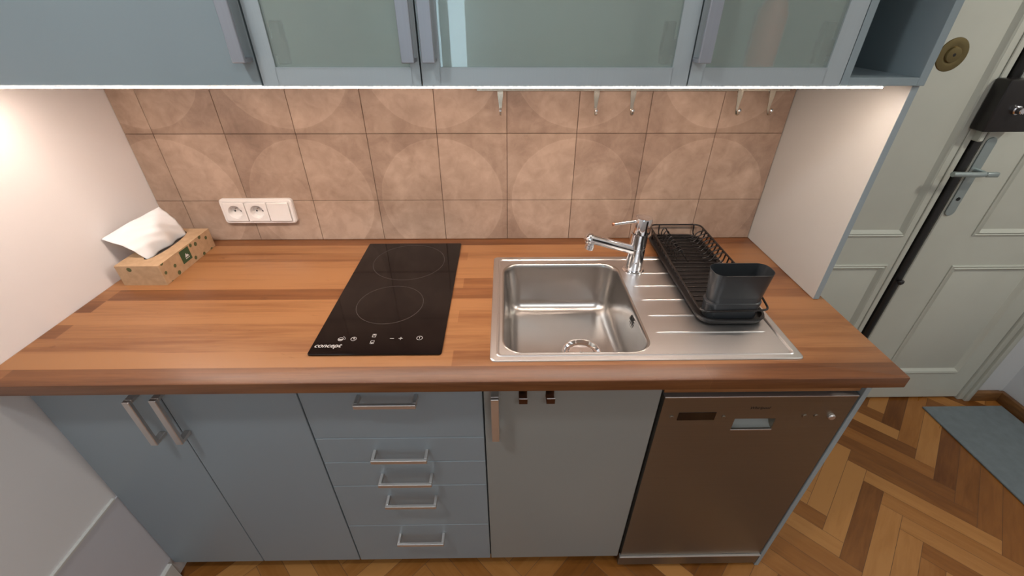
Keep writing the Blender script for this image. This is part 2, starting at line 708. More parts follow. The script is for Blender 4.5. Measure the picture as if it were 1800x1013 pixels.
# rounded upper edge: the top face is inset a little
ins = .003
outer_t = rrect(W0 + ins, W1 - ins, D0 + ins, D1 - .0005, .003, WT, 2)
outer_m = rrect(W0 + ins * .3, W1 - ins * .3, D0 + ins * .3, D1, .003, WT - ins * .3, 2)
outer_s = rrect(W0, W1, D0, D1, .003, WT - ins, 2)
outer_b = rrect(W0, W1, D0, D1, .003, WT - TT, 2)
b.plate_hole(outer_t, [hole])
b.loft([outer_t, outer_m, outer_s, outer_b])
b.plate_hole(outer_b, [[Vector((p.x, p.y, WT - TT)) for p in hole]])
b.loft([hole, [Vector((p.x, p.y, WT - TT)) for p in hole]])
bmesh.ops.remove_doubles(b.bm, verts=b.bm.verts, dist=1e-5)
wt = b.done('worktop', M_top, smooth=30)
tag(wt, 'long oiled wooden worktop of glued staves running over the lower cabinets', 'countertop')

# ================================================================ lower cabinets
FY = -.589          # door fronts
DT = .018           # door thickness
CB, CT = .075, WT - TT - .001
DZ0, DZ1 = .068, .872


def carcass(par, x0, x1, m=M_carc, top=True, sink=False):
    b = MB()
    t = .016
    yb, yf = -.02, FY + DT + .002
    b.box(x0, x0 + t, yf, yb, CB, CT).box(x1 - t, x1, yf, yb, CB, CT)
    b.box(x0 + t, x1 - t, yf, yb, CB, CB + t)
    b.box(x0 + t, x1 - t, yb - .006, yb, CB + t, CT)
    if not sink:
        b.box(x0 + t, x1 - t, yf, yf + .08, CT - t, CT)
    return b.done('carcass', m, par)


def handle_bar(par, p0, p1, off, face_y, wid=.013, thick=.008, m=None):
    """flat square-section bridge handle standing off a front; p0, p1 = (x, z) of its ends"""
    m = m or M_steel_h
    b = MB()
    (xa, za), (xb, zb) = p0, p1
    y0 = face_y - off
    if abs(xa - xb) < 1e-6:     # upright
        b.box(xa - wid / 2, xa + wid / 2, y0, y0 + thick, min(za, zb), max(za, zb), .0012, 1)
        for z in (min(za, zb), max(za, zb) - thick):
            b.box(xa - wid / 2, xa + wid / 2, y0 + thick * .9, face_y + .0002, z, z + thick, .0008, 1)
    else:
        b.box(min(xa, xb), max(xa, xb), y0, y0 + thick, za - wid / 2, za + wid / 2, .0012, 1)
        for x in (min(xa, xb), max(xa, xb) - thick):
            b.box(x, x + thick, y0 + thick * .9, face_y + .0002, za - wid / 2, za + wid / 2, .0008, 1)
    return b.done('handle', m, par)


def front(name, par, x0, x1, z0, z1, m=M_front):
    return MB().box(x0 + .0012, x1 - .0012, FY, FY + DT, z0 + .0008, z1 - .0008, .0012, 2).done(name, m, par)


XA0, XA1, XB1, XC1, XD1 = XL + .006, .556, .9755, 1.389, 1.852
ca = empty('base_cabinet', ((XA0 + XA1) / 2, -.3, CB), 'wide blue-grey base cabinet with two tall doors beside the left wall', 'cabinet')
carcass(ca, XA0, XA1 - .001)
d = front('door', ca, XA0, .2475, DZ0, DZ1)
handle_bar(d, (.2035, .697), (.2035, .842), .035, FY, .016, .009)
d = front('door', ca, .2475, XA1 - .0005, DZ0, DZ1)
handle_bar(d, (.2625, .699), (.2625, .846), .035, FY, .016, .009)

cbn = empty('drawer_cabinet', ((XA1 + XB1) / 2, -.3, CB), 'blue-grey base cabinet with a stack of five drawers under the hob', 'cabinet')
carcass(cbn, XA1 + .001, XB1 - .001)
for z0, z1, hz in ((.671, .872, .819), (.576, .671, .6215), (.472, .576, .5215), (.272, .472, .421), (.068, .272, .2215)):
    dr = front('drawer', cbn, XA1 + .0005, XB1 - .0005, z0, z1)
    handle_bar(dr, (.690 + (.821 - hz) * .02, hz), (.8285 + (.821 - hz) * .02, hz), .035, FY, .012, .008)

cs = empty('sink_cabinet', ((XB1 + XC1) / 2, -.3, CB), 'blue-grey base cabinet with a single door under the sink, floor reflection tinted into the door', 'cabinet')
carcass(cs, XB1 + .001, XC1 - .001, sink=True)
d = front('door', cs, XB1 + .0005, XC1 - .002, DZ0, DZ1, M_front_reflect)
handle_bar(d, (1.0035, .697), (1.0035, .840), .035, FY, .018, .009)

# two hooks hung over the top of the sink door
M_bronze = mat('dark_bronze_metal', (.10, .055, .035), .3, .9)


def door_hook(x):
    h = empty('over_door_hook', (x, FY, .84),
              'small dark metal hook over the sink door, ' + ('nearer the upright handle' if x < 1.1 else 'farther from the upright handle'),
              'hook', 'hooks over the sink cabinet door')
    b = MB()
    w2 = .0095
    b.box(x - w2, x + w2, FY - .0016, FY - .0002, .815, .874, .0004, 1)
    b.box(x - w2, x + w2, FY - .0016, FY + .004, .8735, .875, .0003, 1)
    b.box(x - w2, x + w2, FY - .024, FY - .0005, .8150, .8166, .0003, 1)
    b.box(x - w2, x + w2, FY - .0255, FY - .0238, .8152, .8320, .0003, 1)
    b.done('plate', M_bronze, h)
    MB().box(x - w2, x + w2, FY - .0265, FY - .0235, .832, .8335, .0004, 1).done('lip', M_steel_h, h)
    return h


door_hook(1.067)
door_hook(1.1285)

# plinth
pl = MB().box(XA0, XC1 - .003, -.545, -.53, .001, CB - .001, .001, 1).done('plinth', M_dark)
tag(pl, 'dark recessed plinth board below the lower cabinet doors', 'plinth')
# end panel on the right of the dishwasher
ep = MB().box(XD1 + .0005, XD1 + .0135, FY - .004, -.02, .001, CT, .0008, 1).done('end_panel', M_carc)
tag(ep, 'narrow grey end panel at the free side of the dishwasher', 'panel')
fs = MB().box(XC1 + .004, XD1 - .002, FY + .004, FY + .022, .816, CT - .0005, .0008, 1).done('filler_strip', M_top)
tag(fs, 'thin wooden filler strip between worktop and dishwasher', 'board')

# dishwasher
DW0, DW1 = XC1 + .006, XD1 - .004
dw = empty('dishwasher', ((DW0 + DW1) / 2, -.3, 0), 'slim brown-toned steel dishwasher at the end of the worktop', 'dishwasher')
MB().box(DW0 + .003, DW1 - .003, FY + .03, -.03, .03, .80, .002, 1).done('body', M_dark, dw)
b = MB()
hx0_, hx1_, hz0_, hz1_ = 1.579, 1.6785, .694, .7315
x0, x1, z0, z1 = DW0, DW1, .0795, .806
# front skin with the handle opening
b.box(x0, hx0_, FY - .002, FY + .026, z0, z1)
b.box(hx1_, x1, FY - .002, FY + .026, z0, z1)
b.box(hx0_, hx1_, FY - .002, FY + .026, z0, hz0_)
b.box(hx0_, hx1_, FY - .002, FY + .026, hz1_, z1)
dd = b.done('door', M_dw, dw)
# seamless skin in front of the four pieces
b = MB()
o_ = [Vector((px, FY - .0024, pz)) for px, pz in ((x0, z0), (x1, z0), (x1, z1), (x0, z1))]
h_ = [Vector((px, FY - .0024, pz)) for px, pz in ((hx0_, hz0_), (hx1_, hz0_), (hx1_, hz1_), (hx0_, hz1_))]
b.plate_hole(o_, [h_], Vector((0, -1, 0)))
b.loft([o_, [p + Vector((0, .0006, 0)) for p in o_]])
b.done('front_skin', M_dw, dd)
# curved grip scoop
b = MB()
rings = []
for i in range(9):
    a = R(90 * i / 8)
    rings.append([Vector((px, FY + .023 * math.sin(a) + .001, hz0_ + .001 + (hz1_ - hz0_) * (1 - math.cos(a)))) for px in (hx0_, hx1_)])
b.loft(rings, closed=False)
b.done('grip', mat('grip_grey', (.30, .31, .29), .35, .3), dd)
MB().box(hx0_ - .001, hx1_ + .001, FY - .0045, FY - .0015, hz0_ - .0035, hz0_ + .0005, .0006, 1).done('grip_lip', M_steel_h, dd)
MB().box(DW0, DW1, FY - .0035, FY + .02, .8055, .8085, .0006, 1).done('top_edge', M_steel_h, dd)
MB().box(1.4385, 1.5285, FY - .0034, FY - .002, .7290, .7555, .0003, 1).done('display', M_screen, dd)
for cx, rr in ((1.4235, .0055), (1.5490, .0045), (1.7440, .0055), (1.7715, .0050)):
    MB().lathe([(rr, 0), (rr, .002), (rr * .8, .003), (rr * .3, .0034)], (cx, FY - .0022, .7405), (0, -1, 0), 20).done('button', M_dw, dd)
MB().lathe([(.0085, 0), (.0085, .005), (.0065, .0075), (.002, .008)], (1.8085, FY - .0022, .7390), (0, -1, 0), 24).done('knob', M_steel_h, dd)
text_mesh('Whirlpool', .0115, M_dark, 'lettering', dd, (1.6035, FY - .0024, .7655), (1, 0, 0), (0, 0, 1), .0001, .3, .0002)
MB().box(DW0 - .004, DW1 + .001, FY - .006, FY + .01, .022, .0735, .002, 2).done('kick_plate', M_dw, dw)
MB().box(DW0 - .004, DW1 + .001, FY - .009, FY + .005, .0715, .0765, .001, 1).done('kick_lip', M_steel_h, dw)

# ================================================================ upper cabinets
UY = -.375
UZ0, UZ1 = 1.434, 2.12
UD = -.357


def up_carcass(par, x0, x1, m=M_carc):
    b = MB()
    t = .016
    b.box(x0, x0 + t, UD, -.0095, UZ0 + .001, UZ1).box(x1 - t, x1, UD, -.0095, UZ0 + .001, UZ1)
    b.box(x0 + t, x1 - t, UD, -.0095, UZ0 + .001, UZ0 + t).box(x0 + t, x1 - t, UD, -.0095, UZ1 - t, UZ1)
    b.box(x0 + t, x1 - t, -.0155, -.0095, UZ0 + t, UZ1 - t)
    b.box(x0 + t, x1 - t, UD + .03, -.0155, 1.77, 1.786)
    return b.done('carcass', m, par)


def up_handle(par, xc, m=None):
    return handle_bar(par, (xc, 1.4755), (xc, 1.64), .032, UY, .023, .007, m or M_uph)


M_uph = brushed('satin_grey_handle', (.34, .36, .40), .4, 2, .5, .02, .0)
u1 = empty('wall_cabinet', (.26, -.19, UZ0), 'solid blue-grey wall cabinet beside the left wall', 'cabinet', 'wall cabinets above the worktop')
up_carcass(u1, XL + .004, .5685)
d = MB().box(XL + .006, .5675, UY, UY + DT, UZ0, UZ1, .0012, 2).done('door', M_upfront, u1)
up_handle(d, .5540)


def glass_cabinet(x0, x1, hxc, label, gl0, gl1, hinges):
    u = empty('wall_cabinet', ((x0 + x1) / 2, -.19, UZ0), label, 'cabinet', 'wall cabinets above the worktop')
    up_carcass(u, x0 + .0005, x1 - .0005, M_inside)
    zb = UZ0 + .0315
    d = MB()
    xa, xb = x0 + .0015, x1 - .0015
    for bx in ((xa, gl0, UZ0, UZ1), (gl1, xb, UZ0, UZ1), (gl0 - .0005, gl1 + .0005, UZ0, zb), (gl0 - .0005, gl1 + .0005, UZ1 - .0315, UZ1)):
        d.box(bx[0], bx[1], UY, UY + .016, bx[2], bx[3])
    dd_ = d.done('door', M_alu, u)
    MB().box(gl0 - .004, gl1 + .004, UY + .003, UY + .0065, zb - .004, UZ1 - .028).done('glass_pane', M_glass, dd_)
    b = MB()
    b.box(gl0, gl1, UY - .0006, UY + .003, zb - .0014, zb + .0002)
    b.box(gl0 - .0001, gl0 + .001, UY - .0003, UY + .003, zb, UZ1 - .031)
    b.box(gl1 - .001, gl1 + .0001, UY - .0003, UY + .003, zb, UZ1 - .031)
    b.done('glazing_bead', M_alu, dd_)
    for hx in hinges:
        s = 1 if hx > (x0 + x1) / 2 else -1
        b = MB().box(min(hx, hx + s * .03), max(hx, hx + s * .03), UY + .0075, UY + .030, 1.484, 1.512, .003, 2)
        b.box(min(hx, hx + s * .018), max(hx, hx + s * .018), UY + .0075, UY + .026, 1.470, 1.540, .002, 1)
        b.done('hinge', M_grey_dark, dd_)
    up_handle(dd_, hxc)
    return u


M_grey_dark = mat('dark_hinge_metal', (.06, .06, .065), .4, .7)
glass_cabinet(.5700, .8722, .8560, 'narrow wall cabinet with frosted glass next to the solid one', .6015, .8545, [.625])
glass_cabinet(.8722, 1.3815, .8930, 'widest wall cabinet with frosted glass above hob and sink', .9085, 1.3485, [1.325])
glass_cabinet(1.3815, 1.6790, 1.3935, 'wall cabinet with frosted glass beside the open shelf unit', 1.4085, 1.6435, [1.62])

# something pinkish standing behind the frosted pane
bt = empty('bottle', (1.530, -.334, UZ0 + .0165), 'blurred pinkish bottle standing behind the frosted glass next to the open shelf', 'bottle')
MB().lathe([(.024, 0), (.027, .004), (.027, .10), (.018, .125), (.010, .14), (.010, .165)], (1.530, -.334, UZ0 + .0165), (0, 0, 1), 28).done('body', mat('pink_bottle', (.90, .16, .09), .4), bt)
MB().lathe([(.012, 0), (.012, .02), (.010, .022)], (1.530, -.334, UZ0 + .0165 + .163), (0, 0, 1), 24).done('cap', M_white, bt)

# open end shelf
ou = empty('open_shelf_unit', (1.757, -.19, UZ0), 'open-fronted blue-grey end shelf at the right end of the wall cabinets', 'shelf')
t = .0145
b = MB()
b.box(1.6795, 1.6795 + t, UY, -.0095, UZ0, UZ1, .0006, 1)
b.box(1.830, 1.8460, UY, -.0095, UZ0, UZ1, .0006, 1)
b.box(1.6795 + t, 1.830, UY, -.0095, UZ0, UZ0 + t, .0006, 1)
b.box(1.6795 + t, 1.830, UY, -.0095, UZ1 - t, UZ1, .0006, 1)
b.box(1.6795 + t, 1.830, -.0155, -.0095, UZ0 + t, UZ1 - t)
b.done('carcass', M_upfront, ou)
MB().box(1.6795 + t, 1.830, UY + .01, -.0155, 1.78, 1.795).done('shelf', M_upfront, ou)

# side panel between worktop and wall cabinets: white face, grey edge
b = MB()
b.box(1.8300, 1.8450, UY + .008, -.0005, WT + .0008, UZ0 - .0006, .0005, 1)
for f in b.bm.faces:
    c = f.calc_center_median()
    f.material_index = 1 if c.y < UY + .0085 else 0
sd = b.done('side_panel', [M_pwhite, M_carc])
tag(sd, 'upright white panel with grey edge standing on the worktop beyond the dish rack', 'panel')

# LED strip
led = MB().box(XL + .012, 1.772, UD - .0155, UD + .006, UZ0 - .0018, UZ0 - .0002, .0003, 1).done('led_strip', M_alu)
tag(led, 'thin warm light strip glowing along the lower edge of the wall cabinets', 'light')
MB().box(XL + .016, 1.768, UD - .0150, UD - .001, UZ0 - .0046, UZ0 - .0019).done('diffuser', M_led, led)

# ================================================================ rail and hooks
rail = empty('hook_rail', (1.37, -.03, 1.375), 'slim metal hanging rail on the tiles under the wall cabinets', 'rail')
MB().box(.955, 1.795, -.036, -.030, 1.3735, 1.3815, .001, 1).done('bar', M_rail, rail)
for x in (1.03, 1.70):
    MB().box(x - .008, x + .008, -.0305, -.0083, 1.374, 1.381, .001, 1).done('bracket', M_rail, rail)


def hook_mesh(x, z=1.3815):
    h = empty('rail_hook', (x, -.033, z), '', 'hook', 'metal hooks hanging on the rail')
    y = -.033
    b = MB()
    # clip over the bar
    pr = [(-.0292, -.012), (-.0292, .0012), (-.0368, .0012), (-.0372, -.016)]
    b.box(x - .006, x + .006, -.0295, -.0285, z - .012, z + .0016, .0003, 1)
    b.box(x - .006, x + .006, -.0378, -.0285, z + .0004, z + .0016, .0003, 1)
    b.box(x - .0075, x + .0075, -.0382, -.0366, z - .020, z + .0016, .0003, 1)
    b.done('clip', M_rail, h)
    b = MB()
    path = [(-.0376, -.010, .0075), (-.0384, -.022, .0066), (-.0386, -.036, .0048), (-.0390, -.050, .0036), (-.0402, -.058, .0025), (-.0440, -.0640, .0024), (-.0500, -.0655, .0024), (-.0550, -.0620, .0024), (-.0570, -.0560, .0022)]
    rings = []
    for k, (py, pz, hw) in enumerate(path):
        q0, q1 = path[max(k - 1, 0)], path[min(k + 1, len(path) - 1)]
        d_ = Vector((0, q1[0] - q0[0], q1[1] - q0[1])).normalized()
        nn = Vector((0, -d_.z, d_.y)) * .0009
        rings.append([Vector((x - hw, py, z + pz)) + nn, Vector((x + hw, py, z + pz)) + nn, Vector((x + hw, py, z + pz)) - nn, Vector((x - hw, py, z + pz)) - nn])
    b.loft(rings, True, True)
    b.done('shank', M_rail, h)
    MB().lathe([(.001, -.005), (.0040, -.003), (.0052, 0), (.0040, .003), (.001, .005)], (x, -.0567, z - .0525), (0, -.3, 1), 16).done('ball', M_chrome, h)
    return h


h0 = hook_mesh(1.0180)
HL = ['first hook on the rail, nearest its end towards the hob', 'second hook along the rail, counted from the end towards the hob', 'third hook along the rail, close beside the second',
      'fourth hook along the rail, above the dish rack', 'last hook on the rail, nearest the upright side panel']
h0['label'] = HL[0]
for x, lb in zip((1.2755, 1.3735, 1.6615, 1.7480), HL[1:]):
    c = h0.copy()
    COL.objects.link(c)
    c.location = (x, -.033, 1.3815)
    c['label'] = lb
    for ch in h0.children:
        d = ch.copy()
        d.parent = c
        COL.objects.link(d)

# ================================================================ sockets
so = empty('wall_socket', (.262, -.008, 1.028), 'white triple frame with two sockets and a blank switch on the tiles', 'socket')
fx0, fx1, fz0, fz1 = .1520, .3735, .9885, 1.0680
SYF = -.0082


def yl(pts, y):
    return [Vector((p.x, y, p.y)) for p in pts]


b = MB()
oo = rrect(fx0, fx1, fz0, fz1, .010, 0, 5)
o2 = rrect(fx0 + .003, fx1 - .003, fz0 + .003, fz1 - .003, .008, 0, 5)
o3 = rrect(fx0 + .010, fx1 - .010, fz0 + .009, fz1 - .009, .004, 0, 5)
b.loft([yl(oo, SYF), yl(oo, SYF - .010), yl(o2, SYF - .014), yl(o3, SYF - .014), yl(o3, SYF - .0015)], cap0=False)
b.done('frame', M_white, so)
mw_ = (fx1 - fx0 - .020) / 3
for k in range(3):
    xa, xb = fx0 + .010 + mw_ * k, fx0 + .010 + mw_ * (k + 1)
    za, zb = fz0 + .0095, fz1 - .0095
    cx, cz = (xa + xb) / 2, (za + zb) / 2
    rr_ = rrect(xa + .0012, xb - .0012, za, zb, .003, 0, 3)
    rs_ = rrect(xa + .0024, xb - .0024, za + .0012, zb - .0012, .003, 0, 3)
    b = MB()
    if k < 2:
        circ = lambda r, n=32: [Vector((cx + r * math.cos(2 * math.pi * i / n), cz + r * math.sin(2 * math.pi * i / n), 0)) for i in range(n)]
        yf = SYF - .0180
        b.loft([yl(rr_, SYF - .002), yl(rr_, yf + .001), yl(rs_, yf)])
        b.plate_hole(yl(rs_, yf), [yl(circ(.0215), yf)], Vector((0, -1, 0)))
        b.loft([yl(circ(.0215), yf), yl(circ(.0205), yf + .0015), yl(circ(.0190), SYF - .0006)], cap1=True)
        bmesh.ops.remove_doubles(b.bm, verts=b.bm.verts, dist=1e-6)
        s_ = b.done('socket_insert', M_white, so)
        for dx in (-.0095, .0095):
            MB().lathe([(.0024, 0), (.0024, .0008)], (cx + dx, SYF - .0006, cz - .002), (0, -1, 0), 12).done('contact_hole', M_dark, s_)
        MB().lathe([(.0024, 0), (.0024, .010), (.0012, .012)], (cx, SYF - .0006, cz + .009), (0, -1, 0), 14).done('earth_pin', M_chrome, s_)
    else:
        yf = SYF - .0190
        b.loft([yl(rr_, SYF - .002), yl(rr_, yf + .001), yl(rs_, yf)], cap1=True)
        b.done('switch_plate', M_white, so)

# ================================================================ hob
hb = empty('induction_hob', (.742, -.309, WT), 'narrow black glass two-zone hob let into the worktop', 'hob')
HX0, HX1, HY0, HY1 = .5965, .8885, -.5705, -.0465
b = MB()
r0 = rrect(HX0, HX1, HY0, HY1, .006, 0, 4)
lift = lambda pts, z: [Vector((p.x, p.y, z)) for p in pts]
r1 = rrect(HX0 + .0012, HX1 - .0012, HY0 + .0012, HY1 - .0012, .005, 0, 4)
b.loft([lift(r1, WT + .0002), lift(r0, WT + .0012), lift(r0, WT + .0038), lift(r1, WT + .005)], cap0=True, cap1=True)
hg = b.done('glass_plate', M_hob, hb)
HZ = WT + .0052


def flat_ring(cx, cy, r, w, name='zone_ring'):
    b = MB()
    n = 72
    c = lambda rad, z: [Vector((cx + rad * math.cos(2 * math.pi * i / n), cy + rad * math.sin(2 * math.pi * i / n), z)) for i in range(n)]
    b.loft([c(r - w, HZ - .0003), c(r - w, HZ), c(r, HZ), c(r, HZ - .0003)])
    return b.done(name, M_ring, hb)


flat_ring(.7360, -.3815, .0835, .0012)
flat_ring(.7440, -.1640, .1040, .0012)
text_mesh('concept', .0185, M_ink, 'brand_lettering', hb, (.6035, -.5475, HZ), (1, 0, 0), (0, 1, 0), .00025, .25, .0001, xs=.98)


def sym_ring(cx, cy, r, w, a0=0, a1=360):
    n = 28
    b = MB()
    rings = []
    for rad, z in ((r - w, HZ - .0002), (r - w, HZ + .0001), (r, HZ + .0001), (r, HZ - .0002)):
        rings.append([Vector((cx + rad * math.cos(R(a0 + (a1 - a0) * i / n)), cy + rad * math.sin(R(a0 + (a1 - a0) * i / n)), z)) for i in range(n + 1)])
    b.loft(rings, closed=False)
    return b


def bx2(b, x0, x1, y0, y1):
    b.box(x0, x1, y0, y1, HZ - .0002, HZ + .0001)


b = sym_ring(.6545, -.5195, .0062, .0012)                  # lock: two nested arcs
bx2(b, .6500, .6590, -.5205, -.5190)
bx2(b, .6510, .6580, -.5230, -.5215)
b.add(sym_ring(.6560, -.5185, .0085, .0010, -20, 80).bm)
b.done('lock_symbol', M_ink, hb)
b = sym_ring(.6835, -.5190, .0066, .0011)                  # timer
bx2(b, .6830, .6842, -.5190, -.5140)
bx2(b, .6830, .6870, -.5197, -.5185)
b.done('timer_symbol', M_ink, hb)
for cx, cy in ((.7275, -.5075), (.7285, -.5310)):          # zone selectors
    b = MB()
    x0, x1, y0, y1 = cx - .0042, cx + .0042, cy - .0058, cy + .0058
    bx2(b, x0, x1, y1 - .001, y1)
    bx2(b, x0, x1, y0, y0 + .001)
    bx2(b, x0, x0 + .001, y0, y1)
    bx2(b, x1 - .001, x1, y0, y1)
    bx2(b, x0 + .002, x1 - .002, (cy + .001) if cy > -.52 else (y0 + .002), (y1 - .002) if cy > -.52 else (cy - .001))
    b.done('zone_symbol', M_ink, hb)
b = MB()
bx2(b, .7655, .7745, -.5192, -.5178)
b.done('minus_symbol', M_ink, hb)
b = MB()
bx2(b, .7850, .7945, -.5192, -.5178)
bx2(b, .7891, .7905, -.5232, -.5138)
b.done('plus_symbol', M_ink, hb)
b = sym_ring(.8325, -.5175, .0070, .0011)
bx2(b, .8319, .8331, -.5195, -.5140)
b.done('power_symbol', M_ink, hb)

# ================================================================ sink
sk = empty('kitchen_sink', (1.335, -.365, WT), 'stainless steel inset sink with one bowl and a ribbed drainboard', 'sink')
b = MB()
zt = WT + .0032
rings = [rrect(SX0, SX1, SY0, SY1, .012, WT + .0003, 5), rrect(SX0 + .0006, SX1 - .0006, SY0 + .0006, SY1 - .0006, .012, WT + .0022, 5),
         rrect(SX0 + .003, SX1 - .003, SY0 + .003, SY1 - .003, .011, zt, 5), rrect(SX0 + .0135, SX1 - .0135, SY0 + .0135, SY1 - .0135, .010, zt, 5),
         rrect(SX0 + .0155, SX1 - .0155, SY0 + .0155, SY1 - .0155, .010, zt + .0016, 5), rrect(SX0 + .0180, SX1 - .0180, SY0 + .0180, SY1 - .0180, .010, zt + .0004, 5),
         rrect(SX0 + .0205, SX1 - .0205, SY0 + .0205, SY1 - .0205, .010, WT + .0014, 5)]
vr = b.loft(rings)
BX0, BX1, BY0, BY1 = 1.0215, 1.3560, -.5680, -.1760
op = rrect(BX0, BX1, BY0, BY1, .046, WT + .0014, 8)
b.plate_hole(rings[-1], [op])
bmesh.ops.remove_doubles(b.bm, verts=b.bm.verts, dist=1e-5)
dk = b.done('deck', M_sink, sk, smooth=6)
# drainboard ribs
for yy, xa, xb in ((-.233, 1.384, 1.632), (-.300, 1.377, 1.634), (-.366, 1.377, 1.636), (-.434, 1.378, 1.638), (-.499, 1.377, 1.638)):
    b = MB()
    n = 12
    rings = []
    for i in range(25):
        tt = i / 24
        x = xa + (xb - xa) * tt
        e = min(1, min(tt, 1 - tt) * 14)
        w_ = .0036 * math.sqrt(e) + .0002
        hgt = .0026 * math.sqrt(e)
        rings.append([Vector((x, yy + w_ * math.cos(math.pi * k / n), WT + .0013 + hgt * math.sin(math.pi * k / n))) for k in range(n + 1)])
    b.loft(rings, closed=False)
    b.done('drainer_rib', M_sink, sk)
# bowl
b = MB()
rings = []
ins = [(-.0012, WT + .0013), (-.0006, WT + .0022), (.0015, WT + .0020), (.004, WT - .002), (.0055, WT - .010)]
for d_, z in ins:
    rings.append(rrect(BX0 + d_, BX1 - d_, BY0 + d_, BY1 - d_, .046 - d_ * .3, z, 8))
zf = WT - .150
for i in range(1, 7):
    tt = i / 6
    d_ = .0055 + .010 * tt
    rings.append(rrect(BX0 + d_, BX1 - d_, BY0 + d_, BY1 - d_, .045, WT - .010 - (.102) * tt, 8))
for i in range(1, 9):
    a = R(90 * i / 8)
    d_ = .0155 + .036 * (1 - math.cos(a))
    rings.append(rrect(BX0 + d_, BX1 - d_, BY0 + d_, BY1 - d_, max(.045 - .02 * i / 8, .01), WT - .112 - .036 * math.sin(a), 8))
drx, dry = 1.2350, -.3950
b.loft(rings)
fl = rings[-1]
n = 40
circ = [Vector((drx + .054 * math.cos(2 * math.pi * i / n), dry + .054 * math.sin(2 * math.pi * i / n), WT - .1495)) for i in range(n)]
b.plate_hole(fl, [circ])
bmesh.ops.remove_doubles(b.bm, verts=b.bm.verts, dist=1e-5)
bo = b.done('bowl', M_bowl, sk, smooth=60)
b = MB()
b.lathe([(.0545, -.0005), (.0525, .0012), (.0490, .0012), (.0470, -.002), (.0440, -.0075), (.0385, -.0085)], (drx, dry, WT - .1490), (0, 0, 1), 48, False, False)
dr = b.done('drain_ring', M_chrome, sk)
MB().lathe([(.0385, -.012), (.0385, -.0080), (.0350, -.0060), (.0060, -.0055), (.0055, .001), (.0045, .003), (.0005, .0032)], (drx, dry, WT - .1490), (0, 0, 1), 40, True, True).done('strainer', M_chrome, dr)
MB().lathe([(.045, -.0150), (.045, -.0125)], (drx, dry, WT - .149), (0, 0, 1), 32).done('drain_gap', M_dark, dr)
# overflow slots on the inner wall
b = MB()
xw = 1.3478
for k in range(-2, 3):
    z = WT - .032 + k * .0065
    b.box(xw - .0008, xw + .002, -.4330 + abs(k) * .003, -.3990 - abs(k) * .003, z - .0013, z + .0013, .0006, 1)
b.done('overflow_slot', M_dark, sk)

# ================================================================ faucet
FX, FYY = 1.3965, -.2140
fz = WT + .0017
fc = empty('faucet', (FX, FYY, fz), 'chrome single-lever mixer tap standing behind the sink bowl', 'faucet')
MB().lathe([(.0305, 0), (.0305, .003), (.0280, .006), (.0245, .0065)], (FX, FYY, fz), (0, 0, 1), 40).done('base_flange', M_chrome, fc)
MB().lathe([(.0235, .0060), (.0235, .0745), (.0226, .0752), (.0226, .0765), (.0235, .0772), (.0235, .1180), (.0226, .1186)], (FX, FYY, fz), (0, 0, 1), 48).done('body', M_chrome, fc)
MB().lathe([(.0226, .1188), (.0236, .1198), (.0236, .1590), (.0222, .1640), (.0180, .1652), (.001, .1655)], (FX, FYY, fz), (.035, .0, 1), 48).done('cap', M_chrome, fc)
lv0, lv1 = Vector((FX - .014, FYY - .002, fz + .1540)), Vector((1.3200, FYY - .010, 1.0740))
lv = MB().tube([lv0, lv1], .0042, n=16).done('lever', M_chrome, fc)
MB().tube([lv1 + (lv0 - lv1).normalized() * .001, lv1 - (lv0 - lv1).normalized() * .004], .0047, n=16).done('lever_tip', mat('copper_tip', (.45, .2, .12), .3, .8), lv)
s0, s1 = Vector((FX - .012, FYY - .006, .9945)), Vector((1.2500, -.268, 1.0545))
sd_ = (s1 - s0).normalized()
spt = MB().tube([s0, s1], .0128, n=28).done('spout', M_chrome, fc)
b = MB()
b.lathe([(.0145, -.006), (.0150, -.001), (.0145, .006), (.0115, .0105), (.0060, .0130), (.0005, .0135)], s1, sd_, 28)
b.done('spout_end', M_chrome, spt)
dn = (Vector((0, 0, -1)) + sd_ * .25).normalized()
MB().lathe([(.0105, 0), (.0105, .018), (.0118, .019), (.0118, .029), (.0100, .030)], s1 - sd_ * .008, dn, 24).done('aerator', M_chrome, spt)

# ================================================================ dish rack
RX0, RX1, RY0, RY1 = 1.4865, 1.6560, -.4790, -.0150
rz = WT + .0042
rk = empty('dish_rack', ((RX0 + RX1) / 2, (RY0 + RY1) / 2, rz), 'black wire dish rack with drip tray on the drainboard', 'dish rack')
b = MB()
tr = [rrect(RX0 + .006, RX1 - .006, RY0 + .006, RY1 - .006, .034, rz, 8), rrect(RX0, RX1, RY0, RY1, .040, rz + .012, 8),
      rrect(RX0 + .001, RX1 - .001, RY0 + .001, RY1 - .001, .040, rz + .0145, 8), rrect(RX0 + .006, RX1 - .006, RY0 + .006, RY1 - .006, .036, rz + .0145, 8),
      rrect(RX0 + .009, RX1 - .009, RY0 + .009, RY1 - .009, .033, rz + .0050, 8)]
b.loft(tr, cap0=True, cap1=True)
b.done('drip_tray', M_tray, rk)
gx0, gx1, gy0, gy1 = RX0 + .004, RX1 - .004, RY0 + .030, RY1 - .006
RIMZ = rz + .0500
wire = .0023
